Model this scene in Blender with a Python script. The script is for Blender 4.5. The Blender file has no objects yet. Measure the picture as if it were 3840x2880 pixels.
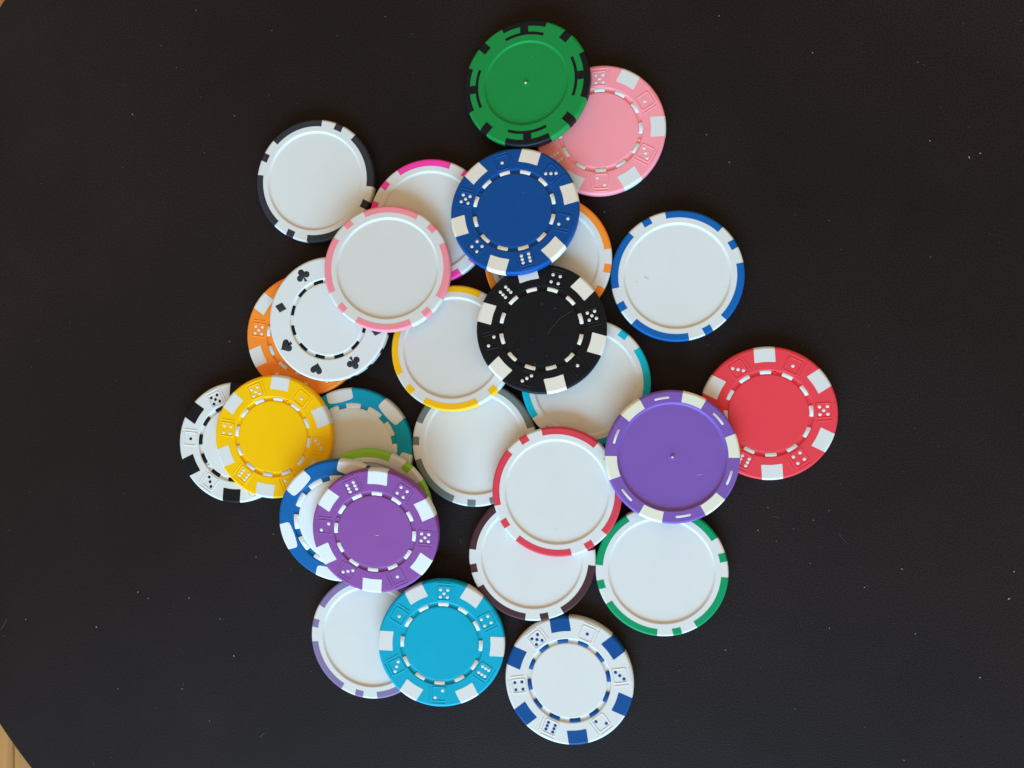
import bpy, bmesh, math, random
from mathutils import Matrix, Vector

scene = bpy.context.scene
MM = 0.001
rad = math.radians

# ------------------------------------------------------------------ camera
cam_d = bpy.data.cameras.new("camera")
cam_d.sensor_width = 36.0
cam_d.lens = 36.0 * 2885.0 / 3840.0
cam_d.clip_start = 0.005
cam_d.clip_end = 20.0
cam = bpy.data.objects.new("camera", cam_d)
scene.collection.objects.link(cam)
CAM_A, CAM_B, CAM_H = -0.00070068, 0.14497081, 0.242303
cam.matrix_world = (Matrix.Translation((0, 0, CAM_H)) @ Matrix.Rotation(CAM_A, 4, 'X') @ Matrix.Rotation(CAM_B, 4, 'Y'))
scene.camera = cam

# ------------------------------------------------------------------ world: dim warm room
world = bpy.data.worlds.new("World")
scene.world = world
world.use_nodes = True
bg = world.node_tree.nodes["Background"]
bg.inputs[0].default_value = (1.0, 0.74, 0.44, 1)
bg.inputs[1].default_value = 0.60

# ------------------------------------------------------------------ window light (cool daylight from the near side of the table)
def area_lamp(name, loc, target, sx, sy, power, col):
    d = bpy.data.lights.new(name, 'AREA')
    d.shape = 'RECTANGLE'; d.size = sx; d.size_y = sy
    d.energy = power; d.color = col
    o = bpy.data.objects.new(name, d)
    o.location = loc
    o.rotation_euler = (Vector(target) - Vector(loc)).to_track_quat('-Z', 'Y').to_euler()
    scene.collection.objects.link(o)
    return o
area_lamp("window_light", (-0.12, -2.20, 0.95), (-0.04, 0.0, 0.0), 2.3, 1.3, 144.0, (0.35, 0.70, 1.02))

scene.view_settings.view_transform = 'Standard'
scene.view_settings.look = 'None'
scene.view_settings.exposure = 0.0
scene.view_settings.gamma = 1.0
scene.render.engine = 'CYCLES'
scene.cycles.use_denoising = True
scene.cycles.max_bounces = 8

# ------------------------------------------------------------------ materials
def srgb(r, g, b):
    def f(c):
        c /= 255.0
        return c / 12.92 if c <= 0.04045 else ((c + 0.055) / 1.055) ** 2.4
    return (f(r), f(g), f(b), 1.0)

def new_mat(name):
    m = bpy.data.materials.new(name)
    m.use_nodes = True
    nt = m.node_tree
    return m, nt, nt.nodes["Principled BSDF"]

def plastic(name, col, rough=0.42, var=0.05, bump=0.04, bscale=3500.0, sss=0.0):
    m, nt, b = new_mat(name)
    tc = nt.nodes.new("ShaderNodeTexCoord")
    n = nt.nodes.new("ShaderNodeTexNoise")
    n.inputs["Scale"].default_value = 140.0
    n.inputs["Detail"].default_value = 4.0
    nt.links.new(tc.outputs["Object"], n.inputs["Vector"])
    mix = nt.nodes.new("ShaderNodeMix"); mix.data_type = 'RGBA'
    mix.inputs[6].default_value = tuple(c * (1 - var) for c in col[:3]) + (1,)
    mix.inputs[7].default_value = tuple(min(1, c * (1 + var)) for c in col[:3]) + (1,)
    nt.links.new(n.outputs["Fac"], mix.inputs[0])
    nt.links.new(mix.outputs[2], b.inputs["Base Color"])
    rr = nt.nodes.new("ShaderNodeMapRange")
    rr.inputs["To Min"].default_value = rough - 0.06
    rr.inputs["To Max"].default_value = rough + 0.08
    nt.links.new(n.outputs["Fac"], rr.inputs["Value"])
    nt.links.new(rr.outputs["Result"], b.inputs["Roughness"])
    f = nt.nodes.new("ShaderNodeTexNoise")
    f.inputs["Scale"].default_value = bscale
    f.inputs["Detail"].default_value = 2.0
    nt.links.new(tc.outputs["Object"], f.inputs["Vector"])
    bp = nt.nodes.new("ShaderNodeBump")
    bp.inputs["Strength"].default_value = bump
    bp.inputs["Distance"].default_value = 0.0001
    nt.links.new(f.outputs["Fac"], bp.inputs["Height"])
    nt.links.new(bp.outputs["Normal"], b.inputs["Normal"])
    b.inputs["IOR"].default_value = 1.48
    b.inputs["Specular IOR Level"].default_value = 0.19
    if sss:
        b.inputs["Subsurface Weight"].default_value = sss
        b.inputs["Subsurface Radius"].default_value = (1.0, 0.75, 0.5)
        b.inputs["Subsurface Scale"].default_value = 0.0007
    return m

WHITE = plastic("white_plastic", (0.715, 0.71, 0.685, 1), 0.42, 0.03, 0.015, sss=0.12)
CREAM = plastic("cream_plastic", (0.84, 0.79, 0.70, 1), 0.42, 0.03, sss=0.1)
PAL = {
    'green': (0.0060, 0.2559, 0.0531), 'pink': (0.9500, 0.3102, 0.3563), 'blue': (0.0016, 0.0722, 0.3076),
    'black': (0.0055, 0.0067, 0.0096), 'yellow': (0.9500, 0.5308, 0.0005), 'purple': (0.2394, 0.0690, 0.2852),
    'turquoise': (0.0, 0.375, 0.545), 'red': (0.8092, 0.0544, 0.0748), 'orange': (0.95, 0.268, 0.028),
    'violet': (0.2094, 0.1010, 0.4244), 'charcoal': (0.0307, 0.0332, 0.0418), 'magenta': (0.8963, 0.0551, 0.3652),
    'lavender': (0.235, 0.175, 0.34), 'brown': (0.0695, 0.0252, 0.0297), 'emerald': (0.0005, 0.2976, 0.1132),
    'grey': (0.155, 0.185, 0.18), 'amber': (0.9500, 0.5152, 0.0087), 'cyan': (0, 0.45, 0.60),
    'lime': (0.28, 0.54, 0.045), 'cobalt': (0.0005, 0.1026, 0.3178), 'teal': (0.0005, 0.3167, 0.4960),
    'royal': (0.0024, 0.1131, 0.3960), 'rose': (0.9055, 0.2806, 0.3331), 'scarlet': (0.6908, 0.0540, 0.0788), 'inkblue': (0.0009, 0.0676, 0.2633),
}
MATS = {k: plastic(k + "_plastic", v + (1,), 0.43, 0.05) for k, v in PAL.items()}
MATS['white'] = WHITE
MATS['cream'] = CREAM
IVORY = plastic("ivory_plastic", (0.80, 0.78, 0.64, 1), 0.42, 0.03, sss=0.1)

def board_mat():
    m, nt, b = new_mat("matte_black_board")
    tc = nt.nodes.new("ShaderNodeTexCoord")
    n = nt.nodes.new("ShaderNodeTexNoise"); n.inputs["Scale"].default_value = 2200.0; n.inputs["Detail"].default_value = 4.0
    nt.links.new(tc.outputs["Object"], n.inputs["Vector"])
    n2 = nt.nodes.new("ShaderNodeTexNoise"); n2.inputs["Scale"].default_value = 12.0; n2.inputs["Detail"].default_value = 6.0
    nt.links.new(tc.outputs["Object"], n2.inputs["Vector"])
    cr = nt.nodes.new("ShaderNodeValToRGB")
    cr.color_ramp.elements[0].position = 0.3; cr.color_ramp.elements[0].color = (0.0060, 0.0043, 0.0043, 1)
    cr.color_ramp.elements[1].position = 0.75; cr.color_ramp.elements[1].color = (0.0240, 0.0172, 0.0172, 1)
    nt.links.new(n.outputs["Fac"], cr.inputs[0])
    n3 = nt.nodes.new("ShaderNodeTexNoise"); n3.inputs["Scale"].default_value = 7.0; n3.inputs["Detail"].default_value = 5.0; n3.inputs["Roughness"].default_value = 0.6
    nt.links.new(tc.outputs["Object"], n3.inputs["Vector"])
    hz = nt.nodes.new("ShaderNodeMix"); hz.data_type = 'RGBA'; hz.blend_type = 'MULTIPLY'; hz.inputs[0].default_value = 1.0
    hr = nt.nodes.new("ShaderNodeValToRGB")
    hr.color_ramp.elements[0].position = 0.32; hr.color_ramp.elements[0].color = (0.66, 0.62, 0.66, 1)
    hr.color_ramp.elements[1].position = 0.68; hr.color_ramp.elements[1].color = (1.35, 1.18, 1.12, 1)
    nt.links.new(n3.outputs["Fac"], hr.inputs[0])
    nt.links.new(cr.outputs[0], hz.inputs[6]); nt.links.new(hr.outputs[0], hz.inputs[7])
    nt.links.new(hz.outputs[2], b.inputs["Base Color"])
    rr = nt.nodes.new("ShaderNodeMapRange")
    rr.inputs["To Min"].default_value = 0.54; rr.inputs["To Max"].default_value = 0.68
    nt.links.new(n2.outputs["Fac"], rr.inputs["Value"])
    nt.links.new(rr.outputs["Result"], b.inputs["Roughness"])
    bp = nt.nodes.new("ShaderNodeBump"); bp.inputs["Strength"].default_value = 0.55; bp.inputs["Distance"].default_value = 0.0002
    nt.links.new(n.outputs["Fac"], bp.inputs["Height"])
    nt.links.new(bp.outputs["Normal"], b.inputs["Normal"])
    b.inputs["Specular IOR Level"].default_value = 0.125
    return m

def wood_mat():
    m, nt, b = new_mat("oiled_wood")
    tc = nt.nodes.new("ShaderNodeTexCoord")
    oi = nt.nodes.new("ShaderNodeObjectInfo")
    add = nt.nodes.new("ShaderNodeVectorMath"); add.operation = 'ADD'
    nt.links.new(tc.outputs["Object"], add.inputs[0])
    nt.links.new(oi.outputs["Random"], add.inputs[1])
    mp = nt.nodes.new("ShaderNodeMapping"); mp.inputs["Scale"].default_value = (260.0, 14.0, 60.0)
    nt.links.new(add.outputs[0], mp.inputs["Vector"])
    n = nt.nodes.new("ShaderNodeTexNoise"); n.inputs["Scale"].default_value = 1.0; n.inputs["Detail"].default_value = 7.0; n.inputs["Distortion"].default_value = 0.6
    nt.links.new(mp.outputs[0], n.inputs["Vector"])
    cr = nt.nodes.new("ShaderNodeValToRGB")
    cr.color_ramp.elements[0].position = 0.30; cr.color_ramp.elements[0].color = (0.36, 0.165, 0.046, 1)
    cr.color_ramp.elements[1].position = 0.70; cr.color_ramp.elements[1].color = (0.53, 0.265, 0.080, 1)
    nt.links.new(n.outputs["Fac"], cr.inputs[0])
    nt.links.new(cr.outputs[0], b.inputs["Base Color"])
    b.inputs["Roughness"].default_value = 0.45
    bp = nt.nodes.new("ShaderNodeBump"); bp.inputs["Strength"].default_value = 0.15; bp.inputs["Distance"].default_value = 0.0004
    nt.links.new(n.outputs["Fac"], bp.inputs["Height"])
    nt.links.new(bp.outputs["Normal"], b.inputs["Normal"])
    return m

BOARD, WOOD = board_mat(), wood_mat()
LINT = plastic("pale_lint", (0.27, 0.265, 0.26, 1), 0.8)
LINT_DIM = plastic("dim_lint", (0.085, 0.083, 0.082, 1), 0.8)

# ------------------------------------------------------------------ mesh helpers (all lengths in mm)
def finish(bm, name, angle=32):
    bmesh.ops.recalc_face_normals(bm, faces=bm.faces)
    me = bpy.data.meshes.new(name)
    bmesh.ops.scale(bm, vec=(MM, MM, MM), verts=bm.verts)
    bm.to_mesh(me); bm.free()
    me.polygons.foreach_set("use_smooth", [True] * len(me.polygons))
    me.set_sharp_from_angle(angle=rad(angle))
    me.materials.append(None)
    return me

def obj(name, me, mat, parent=None, matrix=None):
    o = bpy.data.objects.new(name, me)
    scene.collection.objects.link(o)
    o.material_slots[0].link = 'OBJECT'
    o.material_slots[0].material = mat
    if parent: o.parent = parent
    if matrix is not None: o.matrix_local = matrix
    return o

def tag(o, label=None, cat=None, group=None, kind=None):
    if label: o["label"] = label
    if cat: o["category"] = cat
    if group: o["group"] = group
    if kind: o["kind"] = kind

def rotz(deg): return Matrix.Rotation(rad(deg), 4, 'Z')

R, H = 20.0, 3.3
def arc_pts(cx, cz, r, a0, a1, n):
    return [(cx + r * math.cos(rad(a0 + (a1 - a0) * k / n)), cz + r * math.sin(rad(a0 + (a1 - a0) * k / n))) for k in range(n + 1)]

def outer_edge(fil):
    return arc_pts(R - fil, H - fil, fil, 90, 0, 6) + [(R + 0.03, H * 0.5)] + arc_pts(R - fil, fil, fil, 0, -90, 6)

def revolve(profile, name, nseg=144, cap_top=True, cap_bottom=True):
    bm = bmesh.new()
    rings = []
    # loops close to both ends of every long run keep the flats flat under smooth shading
    full = [profile[0]]
    for p, q in zip(profile[:-1], profile[1:]):
        d = math.hypot(q[0] - p[0], q[1] - p[1])
        if d > 0.45:
            e = 0.05 / d
            if p[0] > 1e-6: full.append((p[0] + (q[0] - p[0]) * e, p[1] + (q[1] - p[1]) * e))
            full.append((q[0] - (q[0] - p[0]) * e, q[1] - (q[1] - p[1]) * e))
        full.append(q)
    for (r, z) in full:
        if r < 1e-6:
            rings.append([bm.verts.new((0, 0, z))])
        else:
            rings.append([bm.verts.new((r * math.cos(2 * math.pi * k / nseg), r * math.sin(2 * math.pi * k / nseg), z)) for k in range(nseg)])
    for a, b in zip(rings[:-1], rings[1:]):
        for k in range(nseg):
            k2 = (k + 1) % nseg
            va = [a[0]] if len(a) == 1 else [a[k], a[k2]]
            vb = [b[0]] if len(b) == 1 else [b[k2], b[k]]
            bm.faces.new(va + vb)
    return finish(bm, name, 40)

def prism(pts, z0, z1, name, bev=0.0, smooth=40):
    """Outline extruded upward with a small bevel round its top."""
    bm = bmesh.new()
    n = len(pts)
    area = sum(pts[i][0] * pts[(i + 1) % n][1] - pts[(i + 1) % n][0] * pts[i][1] for i in range(n))
    if area < 0: pts = pts[::-1]
    inner = []
    for i in range(n):
        p0, p1, p2 = Vector(pts[i - 1]), Vector(pts[i]), Vector(pts[(i + 1) % n])
        e1, e2 = (p1 - p0).normalized(), (p2 - p1).normalized()
        nn = Vector((-(e1.y + e2.y), e1.x + e2.x))
        if nn.length < 1e-6: nn = Vector((-e1.y, e1.x))
        nn.normalize()
        c = max(0.5, nn.dot(Vector((-e1.y, e1.x))))
        inner.append(p1 + nn * bev / c)
    lo = [bm.verts.new((p[0], p[1], z0)) for p in pts]
    mid = [bm.verts.new((p[0], p[1], z1 - bev * 0.8)) for p in pts]
    hi = [bm.verts.new((p[0], p[1], z1)) for p in inner]
    for i in range(n):
        j = (i + 1) % n
        bm.faces.new((lo[i], lo[j], mid[j], mid[i]))
        bm.faces.new((mid[i], mid[j], hi[j], hi[i]))
    bm.faces.new(hi)
    return finish(bm, name, smooth)

def patch_into(bm, profile_edge, qs, ang, s0, r1=None, off=0.035, flat_rows=4, fillet_r=None):
    """Inlay following a chip's top face from radius s0(q) out to r1, or round the edge and down
    the side when r1 is None.  ang(q, r) gives the polar angle in degrees."""
    cols = []
    for q in qs:
        col = []
        a0 = s0(q)
        rl = r1 if r1 else profile_edge[0][0]
        for k in range(flat_rows + 1):
            r = a0 + (rl - a0) * k / flat_rows
            if k == flat_rows: col.append((rl - 0.05, H + off))
            col.append((r, H + off))
        if r1 is None:
            for i in range(1, len(profile_edge)):
                p = profile_edge[i]
                nx = Vector((p[0] - (R - fillet_r), p[1] - max(min(p[1], H - fillet_r), fillet_r)))
                if nx.length < 1e-6: nx = Vector((1, 0))
                nx.normalize()
                if p[1] < 0.12: break
                col.append((p[0] + nx.x * off, p[1] + nx.y * off))
        cols.append([(r, z, rad(ang(q, min(r, R)))) for (r, z) in col])
    grid = [[bm.verts.new((r * math.cos(t), r * math.sin(t), z)) for (r, z, t) in c] for c in cols]
    for i in range(len(grid) - 1):
        for j in range(len(grid[0]) - 1):
            bm.faces.new((grid[i][j], grid[i][j + 1], grid[i + 1][j + 1], grid[i + 1][j]))
    # skirt closing the inlay down into the body
    loop = [grid[i][0] for i in range(len(grid))] + grid[-1][1:] + [grid[i][-1] for i in range(len(grid) - 2, -1, -1)] + grid[0][-2:0:-1]
    low = []
    for v in loop:
        rr = math.hypot(v.co.x, v.co.y)
        d = Vector((0, 0, -1)) if rr < R - fillet_r + 0.01 else Vector((-v.co.x / rr, -v.co.y / rr, -0.3))
        low.append(bm.verts.new(v.co + d * (off + 0.05)))
    for i in range(len(loop)):
        j = (i + 1) % len(loop)
        bm.faces.new((loop[i], loop[j], low[j], low[i]))

def lin(a, b, n): return [a + (b - a) * k / n for k in range(n + 1)]
def ends(n): return [-math.cos(math.pi * k / n) for k in range(n + 1)]

# ------------------------------------------------------------------ chip bodies
def prof_dice(fil=0.75):
    top = [(0, H - 0.05), (11.3, H - 0.05), (11.62, H - 0.12), (11.75, H - 0.42), (12.0, H - 0.5), (12.75, H - 0.5), (12.95, H - 0.42), (13.02, H - 0.12), (13.25, H)]
    return top + outer_edge(fil) + [(0, 0)]
def prof_dish(r_in, depth, fil, soft=0.45):
    top = [(0, H - depth), (r_in - soft - 0.15, H - depth), (r_in - soft + 0.05, H - depth * 0.9), (r_in - soft * 0.55, H - depth * 0.62), (r_in - soft * 0.22, H - depth * 0.14), (r_in - 0.02, H - 0.02), (r_in + 0.15, H)]
    return top + outer_edge(fil) + [(0, 0)]
F_DICE, F_STR, F_FLAT = 0.75, 0.65, 0.8
ME = {}
ME['body_dice'] = revolve(prof_dice(F_DICE), "dice_chip_body")
ME['body_stripe'] = revolve(prof_dish(16.2, 0.48, F_STR, 0.6), "dished_chip_body")
ME['body_green'] = revolve(prof_dish(13.45, 0.45, F_FLAT, 0.5), "narrow_dish_chip_body")
ME['body_violet'] = revolve(prof_dish(16.25, 0.6, F_FLAT, 0.55), "violet_chip_body")

def make_patch(name, fil, qs, ang, s0, r1=None, off=0.035):
    bm = bmesh.new()
    patch_into(bm, outer_edge(fil), qs, ang, s0, r1, off, fillet_r=fil)
    return finish(bm, name, 35)

def par(w):  # parallel sided inlay of width w
    return lambda q, r: math.degrees(math.asin(max(-1, min(1, q * w * 0.5 / r))))
ME['spot'] = make_patch("edge_spot", F_DICE, lin(-1, 1, 10), par(6.1), lambda q: 15.45 + 0.14 * abs(q) ** 8)
ME['stripe'] = make_patch("edge_stripe", F_STR, lin(-1, 1, 26), lambda q, r: 26.8 * q, lambda q: 17.75)
ME['square'] = make_patch("edge_square", F_STR, lin(-1, 1, 4), par(2.65), lambda q: 17.75)
def barrel(q):
    d = (1 - abs(q)) * 4.3
    rc = 0.75
    e = rc - math.sqrt(max(0, rc * rc - (rc - d) ** 2)) if d < rc else 0
    return 15.75 + 0.95 * q * q + e
ME['barrel'] = make_patch("rounded_spot", F_DICE, ends(20), par(8.7), barrel, None, 0.07)
ME['ivory'] = make_patch("edge_block", F_FLAT, lin(-1, 1, 12), lambda q, r: 10.6 * q, lambda q: 16.5)
ME['gsquare'] = make_patch("black_square", F_FLAT, lin(-1, 1, 5), par(2.75), lambda q: 16.8)

def make_h():
    bm = bmesh.new(); e = outer_edge(F_FLAT)
    patch_into(bm, e, lin(-1, 1, 24), lambda q, r: 21.5 * q, lambda q: 18.1, None, 0.035, fillet_r=F_FLAT)
    patch_into(bm, e, lin(-1, 1, 6), par(2.6), lambda q: 16.25, 18.08, 0.035, fillet_r=F_FLAT)
    patch_into(bm, e, lin(-1, 1, 24), lambda q, r: 22.5 * q, lambda q: 15.35, 16.23, 0.035, fillet_r=F_FLAT)
    return finish(bm, "h_mark", 35)
ME['hmark'] = make_h()

def ring_bar(span, r0, r1, z0, z1, rc, name, bev=0.09):
    pts = []
    h = rad(span * 0.5)
    n = 10
    def corner(r, sgn_t, sgn_r):
        out = []
        for k in range(5):
            a = math.pi / 2 * k / 4
            out.append(a)
        return out
    # outline in (arc length, r) with rounded corners, then bent round
    def rnd(cx, cy, a0):
        return [(cx + rc * math.cos(rad(a0 + 22.5 * k)), cy + rc * math.sin(rad(a0 + 22.5 * k))) for k in range(5)]
    rm = 0.5 * (r0 + r1); L = h * rm
    raw = rnd(L - rc, r1 - rc, 0) + [(x, r1) for x in lin(L - rc, -L + rc, 8)[1:-1]] + rnd(-L + rc, r1 - rc, 90) + rnd(-L + rc, r0 + rc, 180) + [(x, r0) for x in lin(-L + rc, L - rc, 8)[1:-1]] + rnd(L - rc, r0 + rc, 270)
    pts = [(r * math.cos(x / rm), r * math.sin(x / rm)) for (x, r) in raw]
    return prism(pts, z0, z1, name, bev)
ME['bar'] = ring_bar(15.2, 11.8, 13.0, H - 0.55, H - 0.13, 0.25, "ring_bar")
ME['suitbar'] = ring_bar(15.0, 11.8, 12.97, H - 0.55, H - 0.44, 0.06, "black_ring_bar", 0.02)
ME['dash'] = ring_bar(14.6, 17.45, 18.15, H - 0.05, H + 0.035, 0.34, "white_dash", 0.02)

# blue and teal chips: white toothed centre
def prof_tooth():
    top = [(0, H - 0.22), (13.1, H - 0.22), (13.5, H - 0.30), (13.62, H - 0.52), (13.75, H - 0.55), (14.9, H - 0.55), (15.1, H - 0.48), (15.22, H - 0.1), (15.4, H)]
    return top + outer_edge(F_DICE) + [(0, 0)]
ME['body_tooth'] = revolve(prof_tooth(), "toothed_chip_body")
ME['tooth'] = ring_bar(19.4, 13.45, 15.12, H - 0.6, H - 0.14, 0.3, "white_tooth", 0.12)
ME['centre'] = revolve([(0, H - 0.02), (12.6, H - 0.04), (13.2, H - 0.12), (13.55, H - 0.3), (13.55, H - 0.6)], "white_centre")

# dice emblem: raised square outline with two raised lines beside it (outward = +x, clockwise = -y)
def ridge(bm, pts, w, z, h, closed):
    n = len(pts)
    sec = [(-0.5, -0.06), (-0.42, 0.45 * h), (-0.2, 0.92 * h), (0.2, 0.92 * h), (0.42, 0.45 * h), (0.5, -0.06)]
    rows = []
    for i in range(n):
        p = Vector(pts[i])
        a = Vector(pts[i - 1]) if (closed or i > 0) else p
        b = Vector(pts[(i + 1) % n]) if (closed or i < n - 1) else p
        t = (b - a).normalized(); nn = Vector((-t.y, t.x))
        rows.append([bm.verts.new((p.x + nn.x * s * w, p.y + nn.y * s * w, z + hz)) for s, hz in sec])
    for i in range(n if closed else n - 1):
        r0, r1 = rows[i], rows[(i + 1) % n]
        for k in range(len(sec) - 1):
            bm.faces.new((r0[k], r1[k], r1[k + 1], r0[k + 1]))
    if not closed:
        bm.faces.new(rows[0]); bm.faces.new(rows[-1][::-1])
def emblem():
    bm = bmesh.new(); s, c = 2.15, 0.45
    pts = []
    for (cx, cy, a0) in ((s - c, s - c, 0), (-s + c, s - c, 90), (-s + c, -s + c, 180), (s - c, -s + c, 270)):
        pts += [(cx + c * math.cos(rad(a0 + 30 * k)), cy + c * math.sin(rad(a0 + 30 * k))) for k in range(4)]
    ridge(bm, pts, 0.46, H, 0.13, True)
    ridge(bm, [(s + 0.92, -2.1), (s + 0.92, 0), (s + 0.92, 2.1)], 0.42, H, 0.12, False)
    ridge(bm, [(-2.0, -s - 0.92), (0, -s - 0.92), (2.25, -s - 0.92)], 0.42, H, 0.12, False)
    return finish(bm, "dice_emblem", 50)
ME['emblem'] = emblem()
ME['pip'] = prism([(0.50 * math.cos(2 * math.pi * k / 16), 0.50 * math.sin(2 * math.pi * k / 16)) for k in range(16)], H - 0.05, H + 0.06, "pip", 0.05)
ME['bead'] = revolve([(0, 0.28), (0.25, 0.25), (0.43, 0.13), (0.5, 0.0), (0.5, -0.1)], "gate_bead", 16)

# suits
def star(fn, n=48): return [(fn(2 * math.pi * k / n) * math.cos(2 * math.pi * k / n), fn(2 * math.pi * k / n) * math.sin(2 * math.pi * k / n)) for k in range(n)]
# local frame: +x = outward from the chip's centre (the top of each suit)
def club_r(t):
    # ray from the middle of the club to the farthest edge of three lobes, hub and stem
    dx, dy = math.cos(t), math.sin(t); best = 0.55
    for (cx, cy, r) in ((0.85, 0, 0.80), (-0.25, 0.98, 0.80), (-0.25, -0.98, 0.80)):
        b = cx * dx + cy * dy; d = b * b - (cx * cx + cy * cy - r * r)
        if d > 0: best = max(best, b + math.sqrt(d))
    if dx < 0 and abs(dy / dx) * 1.7 < 0.42: best = max(best, 1.7 / -dx)
    return best
club = star(club_r, 90)
diamond = [(1.72, 0), (0, 1.42), (-1.72, 0), (0, -1.42)]
def heart_pts(sc, flip):
    out = []
    for k in range(40):
        t = 2 * math.pi * k / 40
        X = 16 * math.sin(t) ** 3; Y = 13 * math.cos(t) - 5 * math.cos(2 * t) - 2 * math.cos(3 * t) - math.cos(4 * t)
        out.append((Y * sc * flip, X * sc))
    return out
heart = heart_pts(0.118, 1)
def spade_pts():
    pts = [(p[0] + 0.1, p[1]) for p in heart_pts(0.112, -1)]
    return pts
ME['club'] = prism(club, H - 0.05, H + 0.035, "club", 0.015)
ME['diamond'] = prism(diamond, H - 0.05, H + 0.035, "diamond", 0.015)
ME['heart'] = prism(heart, H - 0.05, H + 0.035, "heart", 0.015)
def spade_mesh():
    hp = spade_pts()
    # replace the notch between the lobes with a stem
    keep = [p for p in hp if not (p[0] < -0.7 and abs(p[1]) < 0.42)]
    k = max(range(len(keep)), key=lambda i: (keep[i][0] < -0.4) * (1 / (0.1 + abs(keep[i][1]))))
    left = sorted([p for p in keep if p[1] >= 0], key=lambda p: math.atan2(p[1], p[0]))
    right = sorted([p for p in keep if p[1] < 0], key=lambda p: math.atan2(p[1], p[0]))
    pts = left + [(-1.0, 0.4), (-1.75, 0.45), (-1.75, -0.45), (-1.0, -0.4)] + right
    return prism(pts, H - 0.05, H + 0.035, "spade", 0.015)
ME['spade'] = spade_mesh()
def side_mark():
    bm = bmesh.new(); n = 16
    top, low = [], []
    for k in range(n):
        t = 2 * math.pi * k / n
        a = 0.05 * math.cos(t); z = H * 0.5 + 0.85 * math.sin(t)
        top.append(bm.verts.new(((R + 0.065) * math.cos(a), (R + 0.065) * math.sin(a), z)))
        low.append(bm.verts.new(((R - 0.1) * math.cos(a), (R - 0.1) * math.sin(a), z)))
    bm.faces.new(top)
    for k in range(n):
        j = (k + 1) % n
        bm.faces.new((top[k], low[k], low[j], top[j]))
    return finish(bm, "side_mark", 35)
ME['side'] = side_mark()

def pin_mesh():
    return revolve([(0, 0.55), (0.28, 0.52), (0.38, 0.40), (0.45, 0.14), (0.8, 0.06), (1.25, 0.0), (1.25, -0.1)], "pin", 24)
ME['pin'] = pin_mesh()
ME['tip'] = revolve([(0, 0.16), (0.2, 0.13), (0.32, 0.02), (0.34, -0.1)], "pin_tip", 16)
def ring_mesh(r, w, h, name):
    return revolve([(r - w, -0.05), (r - w * 0.6, h * 0.8), (r, h), (r + w * 0.6, h * 0.8), (r + w, -0.05)], name, 40)
ME['ring'] = ring_mesh(1.85, 0.14, 0.012, "moulded_ring")

# ------------------------------------------------------------------ poses: x, y, z (mm), slope x, slope y, turn (deg) - resting poses of the pile
POSE = {
    1: (-29.915, 93.001, 2.445, 0.10113, -0.06694, 2.46),
    2: (-7.385, 78.284, 0.02, 0.0, 0.0, 30.88),
    3: (-33.432, 52.782, 5.421, 0.02922, -0.12654, 104.74),
    4: (-100.0, 66.109, 0.02, 0.0, 0.0, 19.12),
    5: (-61.677, 51.62, 0.02, 0.0, 0.0, 95.11),
    6: (-73.954, 35.966, 5.898, -0.10313, -0.07734, 86.91),
    7: (-94.012, 20.672, 3.32, 0.0, 0.0, 121.26),
    8: (-103.549, 15.866, 0.02, 0.0, 0.0, 233.42),
    9: (-112.899, -17.292, 3.32, 0.0, 0.0, 51.63),
    10: (-127.63, -19.608, 0.02, 0.0, 0.0, 175.94),
    11: (-87.304, -21.408, 0.02, 0.0, 0.0, 43.19),
    12: (-80.472, -40.231, 3.269, -0.05137, 0.1541, 3.95),
    13: (-88.977, -43.183, 6.559, -0.05098, 0.15372, 15.93),
    14: (-76.848, -45.665, 8.859, -0.05098, 0.15372, -65.24),
    15: (-81.133, -81.826, 0.02, 0.0, 0.0, 123.79),
    16: (-57.386, -81.895, 2.714, -0.13469, -0.0, 147.07),
    17: (-17.05, -92.416, 0.02, 0.0, 0.0, 68.93),
    18: (-28.73, -54.388, 0.02, 0.0, 0.0, 57.37),
    19: (-20.622, -33.329, 3.32, 0.0, 0.0, 77.03),
    20: (13.937, -22.001, 5.115, -0.08517, -0.02839, 10.09),
    21: (42.665, -8.966, 0.02, 0.0, 0.0, 63.62),
    22: (11.18, -57.323, 0.02, 0.0, 0.0, 59.48),
    23: (-47.147, -19.058, 0.02, 0.0, 0.0, 42.84),
    24: (-53.481, 10.972, 2.147, 0.02579, -0.10316, -0.47),
    25: (-25.27, 16.535, 5.168, -0.05625, -0.07331, -45.88),
    26: (-11.939, 0.079, 0.02, 0.0, 0.0, 7.01),
    27: (-23.701, 38.741, 0.02, 0.0, 0.0, 35.0),
    28: (15.89, 32.784, 0.02, 0.0, 0.0, 73.72),
}
def frame(i):
    x, y, z, a, b, phi = POSE[i]
    n = Vector((-a, -b, 1)).normalized()
    u = Vector((1, 0, a)).normalized()
    v = n.cross(u)
    m = Matrix((u, v, n)).transposed().to_4x4()
    return Matrix.Translation((x * MM, y * MM, z * MM)) @ m @ rotz(phi)

GROUP = "poker chips scattered in a pile on the black board"
def chip(i, label):
    o = bpy.data.objects.new("poker_chip", None)
    o.empty_display_size = 0.01
    scene.collection.objects.link(o)
    o.matrix_world = frame(i)
    tag(o, label, "poker chip", GROUP)
    return o

def T(x, y, z=0): return Matrix.Translation((x * MM, y * MM, z * MM))

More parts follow.
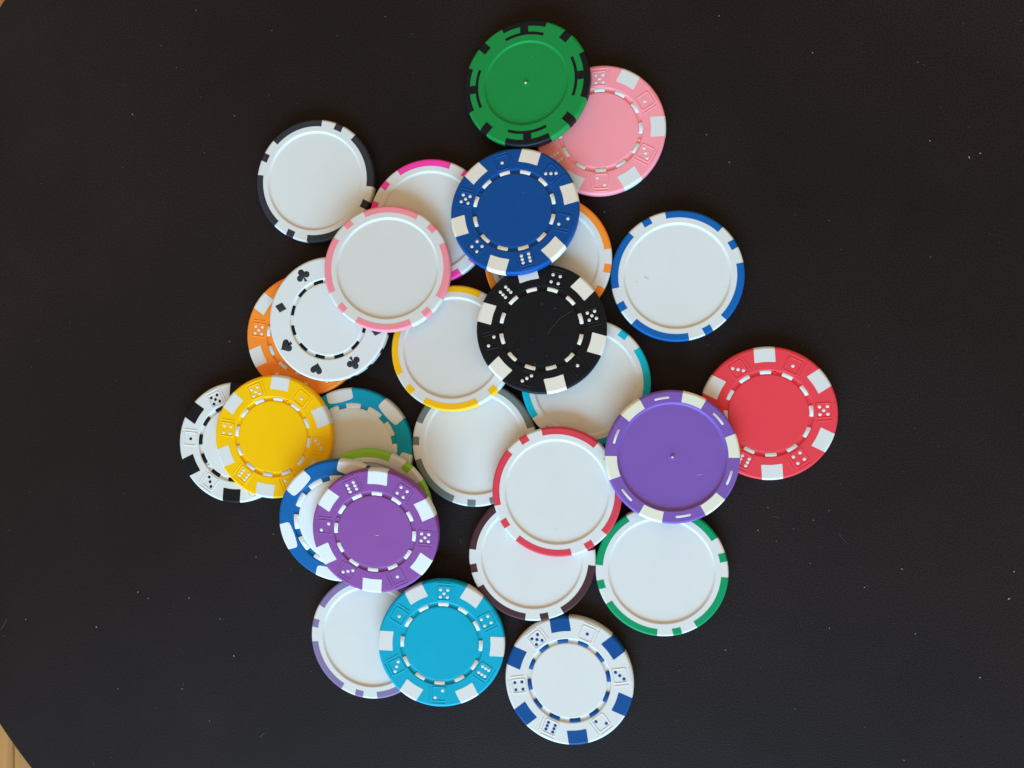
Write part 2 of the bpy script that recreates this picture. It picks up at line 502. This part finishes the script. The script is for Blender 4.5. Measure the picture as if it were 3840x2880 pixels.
D = 1.13  # pip spacing from the die's middle
PIPS = {1: [(0, 0)], 2: [(1, 1), (-1, -1)], 3: [(-1, 1), (0, 0), (1, -1)], 4: [(1, 1), (1, -1), (-1, 1), (-1, -1)],
        5: [(1, 1), (1, -1), (-1, 1), (-1, -1), (0, 0)], 6: [(1, 1), (0, 1), (-1, 1), (1, -1), (0, -1), (-1, -1)]}
def dice_chip(i, label, body, spot, mirror=False, bead=None):
    t = chip(i, label)
    obj("body", ME['body_dice'], MATS[body], t)
    order = [1, 5, 4, 6, 2, 3] if mirror else [1, 3, 2, 6, 4, 5]
    for k in range(6):
        obj("edge_spot", ME['spot'], MATS[spot], t, rotz(30 - 60 * k))
        e = obj("dice_emblem", ME['emblem'], MATS[body], t, rotz(-60 * k) @ T(15.85, 0))
        for (px, py) in PIPS[order[k]]:
            # px outward, py towards the left of the outward direction
            if order[k] in (2, 3) and mirror: py = -py
            obj("pip", ME['pip'], MATS[spot], e, T(px * D, py * D))
    for k in range(12):
        obj("ring_bar", ME['bar'], MATS[spot], t, rotz(30 * k))
    if bead is not None:
        obj("gate_bead", ME['bead'], MATS[body], t, rotz(bead) @ T(12.4, 0, H - 0.5))
    return t

def stripe_chip(i, label, col):
    t = chip(i, label)
    obj("body", ME['body_stripe'], WHITE, t)
    for k in range(4):
        obj("edge_stripe", ME['stripe'], MATS[col], t, rotz(90 * k))
        obj("edge_square", ME['square'], MATS[col], t, rotz(45 + 90 * k))
    return t

def tooth_chip(i, label, col):
    t = chip(i, label)
    obj("body", ME['body_tooth'], MATS[col], t)
    for k in range(6):
        obj("edge_spot", ME['barrel'], WHITE, t, rotz(60 * k))
    for k in range(12):
        obj("ring_tooth", ME['tooth'], WHITE, t, rotz(15 + 30 * k))
    obj("centre_disc", ME['centre'], WHITE, t)
    return t

# ------------------------------------------------------------------ setting: wooden table and round black board
def wooden_table():
    t = bpy.data.objects.new("wooden_table", None)
    scene.collection.objects.link(t)
    t.location = (-0.05, 0, -0.006)
    tag(t, "light brown plank table top showing past the black board's edge", "table")
    w, L, th = 0.058, 1.2, 0.022
    x0 = -0.2177 + 0.05 - 8 * w
    for k in range(18):
        g = 0.0001
        bm = bmesh.new()
        xs, xe = x0 + k * w + g, x0 + (k + 1) * w - g
        bmesh.ops.create_cube(bm, size=1.0)
        bmesh.ops.scale(bm, vec=(xe - xs, L, th), verts=bm.verts)
        bmesh.ops.translate(bm, vec=(0, 0, -th / 2), verts=bm.verts)
        bmesh.ops.bevel(bm, geom=bm.edges[:], offset=0.0004, segments=2, affect='EDGES')
        bmesh.ops.scale(bm, vec=(1000, 1000, 1000), verts=bm.verts)
        obj("plank", finish(bm, "plank", 40), WOOD, t, Matrix.Translation(((xs + xe) / 2, 0, 0)))
wooden_table()

BCX, BCY, BR = -53.0, 6.2, 208.3
def black_board():
    prof = [(0, 0)] + [(BR - 1.0, 0.0), (BR - 0.5, -0.13), (BR - 0.13, -0.5), (BR, -1.0), (BR, -5.0), (BR - 1, -5.98), (0, -5.98)]
    o = obj("round_board", revolve(prof, "round_board", 256), BOARD)
    o.location = (BCX * MM, BCY * MM, 0)
    tag(o, "large round matte black board dusted with lint, under all the chips", "board")
black_board()

# ------------------------------------------------------------------ the chips
dice_chip(10, "white dice chip with black edge spots, half under the yellow dice chip at far left", 'white', 'black', True, 43)
dice_chip(8, "orange dice chip mostly covered by the card suit chip", 'orange', 'white', True)
dice_chip(2, "pink dice chip with white edge spots, partly under the green and black chip", 'pink', 'white', False, -47)
dice_chip(17, "white dice chip with blue edge spots and blue pips, lowest in the photo", 'white', 'inkblue', False)
dice_chip(21, "red dice chip with white edge spots, farthest right, tucked under the violet chip", 'red', 'white', True, 17)
stripe_chip(4, "white chip with charcoal edge stripes at upper left, beside the magenta striped chip", 'charcoal')
tooth_chip(11, "teal chip with rounded white spots and cream shaded centre, under the yellow dice chip", 'teal')
stripe_chip(15, "white chip with lavender edge stripes, half under the turquoise dice chip", 'lavender')
stripe_chip(18, "white chip with dark brown edge stripes, under the red striped chip", 'brown')
stripe_chip(22, "white chip with green edge stripes, just below the violet and cream chip", 'emerald')
stripe_chip(23, "white chip with grey edge stripes, between the amber and red striped chips", 'grey')
stripe_chip(26, "white chip with turquoise edge stripes, under the black dice chip", 'cyan')
stripe_chip(27, "white chip with orange edge stripes, mostly covered by blue and black dice chips", 'orange')
stripe_chip(28, "white chip with blue edge stripes lying alone at right of centre", 'royal')
stripe_chip(5, "white chip with magenta edge stripes, partly under the dark blue dice chip", 'magenta')
stripe_chip(6, "white chip with pale pink edge stripes lying over its neighbours", 'rose')
stripe_chip(12, "white chip with lime green edge stripes, almost hidden under the purple dice chip", 'lime')
stripe_chip(19, "white chip with red edge stripes, leaning on the brown and grey striped chips", 'scarlet')
stripe_chip(24, "white chip with amber yellow edge stripes, left of the black dice chip", 'amber')
dice_chip(9, "yellow dice chip with white edge spots, lying over the white and black dice chip", 'yellow', 'white', False, 15)
dice_chip(16, "turquoise dice chip with white edge spots, leaning on the lavender striped chip", 'turquoise', 'white', True)
dice_chip(25, "black dice chip with cream edge spots, a pale hair across its face", 'black', 'cream', False)
dice_chip(3, "dark blue dice chip with cream edge spots, above the black dice chip", 'blue', 'cream', False, 47)
tooth_chip(13, "blue chip with rounded white spots and white toothed centre, under the purple dice chip", 'cobalt')
dice_chip(14, "purple dice chip with white edge spots, topmost of the lower left stack", 'purple', 'white', False, 225)

def green_chip():
    t = chip(1, "green chip with black H-shaped edge marks and a centre pin, at the top")
    obj("body", ME['body_green'], MATS['green'], t)
    for k in range(4):
        obj("edge_mark", ME['hmark'], MATS['black'], t, rotz(90 * k))
        obj("edge_square", ME['gsquare'], MATS['black'], t, rotz(45 + 90 * k))
    p = obj("centre_pin", ME['pin'], MATS['green'], t, T(0, 0, H - 0.45))
    obj("pin_tip", ME['tip'], CREAM, p, T(0, 0, 0.5))
green_chip()

def violet_chip():
    t = chip(20, "violet chip with cream edge blocks and white dashes, over the red dice chip")
    obj("body", ME['body_violet'], MATS['violet'], t)
    for k in range(6):
        obj("edge_block", ME['ivory'], IVORY, t, rotz(60 * k))
        obj("edge_dash", ME['dash'], WHITE, t, rotz(30 + 60 * k))
    p = obj("centre_pin", ME['pin'], MATS['violet'], t, T(0, 0, H - 0.6))
    obj("pin_tip", ME['tip'], WHITE, p, T(0, 0, 0.5))
    obj("moulded_ring", ME['ring'], MATS['violet'], t, T(0, 0, H - 0.6))
    for a, r in ((145 - 10.1, 12.3), (-52 - 10.1, 11.5), (-30 - 10.1, 12.0)):
        obj("moulded_ring", ME['ring'], MATS['violet'], t, rotz(a) @ T(r, 0, H - 0.6))
violet_chip()

SUIT = {'club': 1.3, 'diamond': 1.17, 'spade': 1.17, 'heart': 1.06}
def suit_chip():
    t = chip(7, "white chip with black card suits round its rim, over the orange dice chip")
    obj("body", ME['body_dice'], WHITE, t)
    for k, s in enumerate(("club", "diamond", "spade", "heart") * 2):
        obj(s, ME[s], MATS['charcoal'], t, rotz(45 * k) @ T(16.5, 0) @ Matrix.Diagonal((SUIT[s], SUIT[s], 1, 1)))
    for k in range(12):
        obj("ring_bar", ME['suitbar'], MATS['black'], t, rotz(15 + 30 * k))
    for k in range(20):
        obj("side_mark", ME['side'], MATS['black'], t, rotz(18 * k - 8))
suit_chip()

# ------------------------------------------------------------------ lint
def tube(bm, pts, r, sides=5):
    rings = []
    for i, p in enumerate(pts):
        a = Vector(pts[max(0, i - 1)]); b = Vector(pts[min(len(pts) - 1, i + 1)])
        t = (b - a).normalized(); n1 = t.cross(Vector((0, 0, 1))).normalized(); n2 = t.cross(n1)
        rr = r * (0.6 if i in (0, len(pts) - 1) else 1.0)
        rings.append([bm.verts.new(Vector(p) + rr * (math.cos(2 * math.pi * k / sides) * n1 + math.sin(2 * math.pi * k / sides) * n2)) for k in range(sides)])
    for a, b in zip(rings[:-1], rings[1:]):
        for k in range(sides):
            bm.faces.new((a[k], a[(k + 1) % sides], b[(k + 1) % sides], b[k]))
    bm.faces.new(rings[0]); bm.faces.new(rings[-1][::-1])

def hair():
    # lies in the black chip's own frame, about 9 mm across
    m = frame(25)
    path = [(2.5, -1.15), (2.35, -1.55), (2.0, -1.75), (2.05, -1.3), (2.4, -0.7), (3.3, 0.4), (4.3, 1.3), (5.1, 2.4), (5.9, 3.3), (7.2, 4.1), (8.7, 5.0), (9.9, 5.5)]
    back = rotz(-POSE[25][5])
    pts = []
    for i, (x, y) in enumerate(path):
        p = back @ Vector((x, y, 0))
        pts.append((p.x, p.y, H + 0.03 + (0.06 if i % 3 == 1 else 0)))
    bm = bmesh.new(); tube(bm, pts, 0.045)
    o = obj("hair", finish(bm, "hair", 60), LINT_DIM)
    o.matrix_world = m
    tag(o, "fine pale curled hair lying across the black dice chip", "hair")
hair()

def fibre_on(i, path, zz, r, mat, label):
    m = frame(i); back = rotz(-POSE[i][5]); pts = []
    for (x, y) in path:
        p = back @ Vector((x, y, 0)); pts.append((p.x, p.y, zz + r))
    bm = bmesh.new(); tube(bm, pts, r)
    o = obj("lint_fibre", finish(bm, "lint_fibre", 60), mat); o.matrix_world = m
    tag(o, label, "lint")
fibre_on(28, [(-10.0, -0.3), (-9.5, -0.25), (-9.0, -0.5), (-8.6, -0.75)], H - 0.48, 0.05, LINT, "short grey hair lying on the white chip with blue edge stripes")
fibre_on(14, [(0.3, -1.0), (0.8, -0.95), (1.25, -0.85)], H - 0.05, 0.11, WHITE, "tiny white lint strand lying on the purple dice chip")
fibre_on(20, [(7.0, -5.4), (8.0, -5.2), (9.0, -5.15)], H - 0.6, 0.04, WHITE, "thin pale lint strand lying on the violet chip")

def unproject(u, v):
    """photo pixel -> point on the board (mm), used once to note where the larger specks lie"""
    M = (Matrix.Rotation(CAM_A, 3, 'X') @ Matrix.Rotation(CAM_B, 3, 'Y'))
    d = M @ Vector(((u - 1920) / 2885.0, (1440 - v) / 2885.0, -1.0))
    s = -CAM_H * 1000 / d.z
    return d.x * s, d.y * s

def lint():
    rng = random.Random(7)
    spots = [(2842, 1988, .3), (3241, 2202, .28), (3381, 2133, .3), (3802, 2143, .36), (3783, 2244, .4), (518, 2219, .4), (557, 2243, .3), (362, 2350, .42), (878, 2459, .42),
             (97, 2322, .25), (826, 2320, .25), (710, 2242, .26), (961, 2088, .25), (786, 2703, .22), (1445, 62, .2), (861, 1281, .22), (800, 1581, .22), (1091, 2136, .2),
             (3487, 528, .3), (3634, 590, .32), (3675, 575, .26), (3047, 198, .25), (2734, 608, .25), (3442, 233, .22), (3108, 826, .2), (2650, 505, .2), (2267, 795, .25), (2696, 60, .22),
             (3037, 2111, .2), (2975, 1983, .15), (3108, 1914, .2), (1025, 2003, .2), (683, 2583, .24), (443, 2583, .26), (3675, 2540, .35), (2981, 2658, .22), (2720, 2437, .25), (735, 38, .2),
             (497, 429, .3), (880, 434, .26), (605, 171, .18), (1020, 114, .18), (3390, 2850, .24), (3110, 2355, .22), (3432, 2376, .22), (2880, 1903, .2), (3050, 1950, .2)]
    bm = bmesh.new(); bd = bmesh.new()
    def speck(b, x, y, s, el):
        a = rng.uniform(0, math.pi)
        r = bmesh.ops.create_icosphere(b, subdivisions=1, radius=s, matrix=Matrix.Translation((x, y, s * 0.45)) @ Matrix.Rotation(a, 4, 'Z') @ Matrix.Diagonal((el, 0.8, 0.5, 1)))
        for v in r['verts']: v.co += Vector((rng.uniform(-.2, .2), rng.uniform(-.2, .2), 0)) * s
    for u, v, s in spots:
        x, y = unproject(u, v); speck(bm, x, y, s * 0.7, rng.uniform(1.0, 1.9))
    def fibre(b, x, y, L, a, r):
        pts = []; k = rng.uniform(-0.5, 0.5)
        for i in range(5):
            pts.append((x, y, r + 0.02)); x += math.cos(a) * L / 4; y += math.sin(a) * L / 4; a += k
        tube(b, pts, r, 4)
    for (u, v, L, a, r) in ((25, 2320, 4.5, -1.9, .07), (5, 2385, 2.5, .3, .06), (350, 2870, 3.2, 1.2, .07), (1726, 2020, 1.6, -1.4, .07), (685, 2570, 1.8, 1.0, .08), (3145, 2000, 4.2, -1.0, .05), (2900, 1938, 2, .4, .06), (975, 2765, 2.5, .9, .1), (500, 430, 1.4, -.6, .08)):
        x, y = unproject(u, v); fibre(bd, x, y, L, a, r)
    def inside(x, y): return (x - BCX) ** 2 + (y - BCY) ** 2 < (BR - 3) ** 2
    for k in range(300):
        x, y = rng.uniform(-225, 125), rng.uniform(-150, 145)
        if not inside(x, y) or rng.random() > (0.95 if y < -20 else 0.45): continue
        speck(bd, x, y, rng.choice((.08, .10, .12, .14, .18)), rng.uniform(1, 1.8))
    for k in range(110):
        x, y = rng.uniform(-225, 125), rng.uniform(-150, 145)
        if inside(x, y): fibre(bd, x, y, rng.uniform(.5, 1.3), rng.uniform(0, 3.1), rng.uniform(.025, .045))
    def on_chip(i, b, n, s0, rmax, z):
        m = frame(i)
        for k in range(n):
            a, r = rng.uniform(0, 6.28), rmax * math.sqrt(rng.random())
            p = m @ (Vector((r * math.cos(a), r * math.sin(a), z)) * MM) * 1000
            q = rng.uniform(0.6, 1.2) * s0
            bmesh.ops.create_icosphere(b, subdivisions=1, radius=q, matrix=Matrix.Translation(p) @ Matrix.Diagonal((rng.uniform(.8, 1.6), 1, 0.6, 1)))
    on_chip(25, bm, 10, .09, 11, H); on_chip(1, bm, 14, .08, 17.5, H); on_chip(3, bm, 6, .07, 11, H); on_chip(20, bm, 6, .08, 15, H - .6)
    on_chip(21, bm, 8, .08, 17, H); on_chip(14, bm, 5, .09, 16, H)
    for i, n in ((28, 2), (22, 2), (19, 2), (24, 2), (6, 1), (4, 1), (18, 1), (27, 1)): on_chip(i, bd, n, .08, 15, H - .47)
    o = obj("dust", finish(bm, "bright_dust", 60), LINT); tag(o, "bright specks of lint strewn over the black board", "dust", kind="stuff")
    o = obj("dust", finish(bd, "dim_dust", 60), LINT_DIM); tag(o, "fine dim dust and short fibres all over the black board", "dust", kind="stuff")
lint()
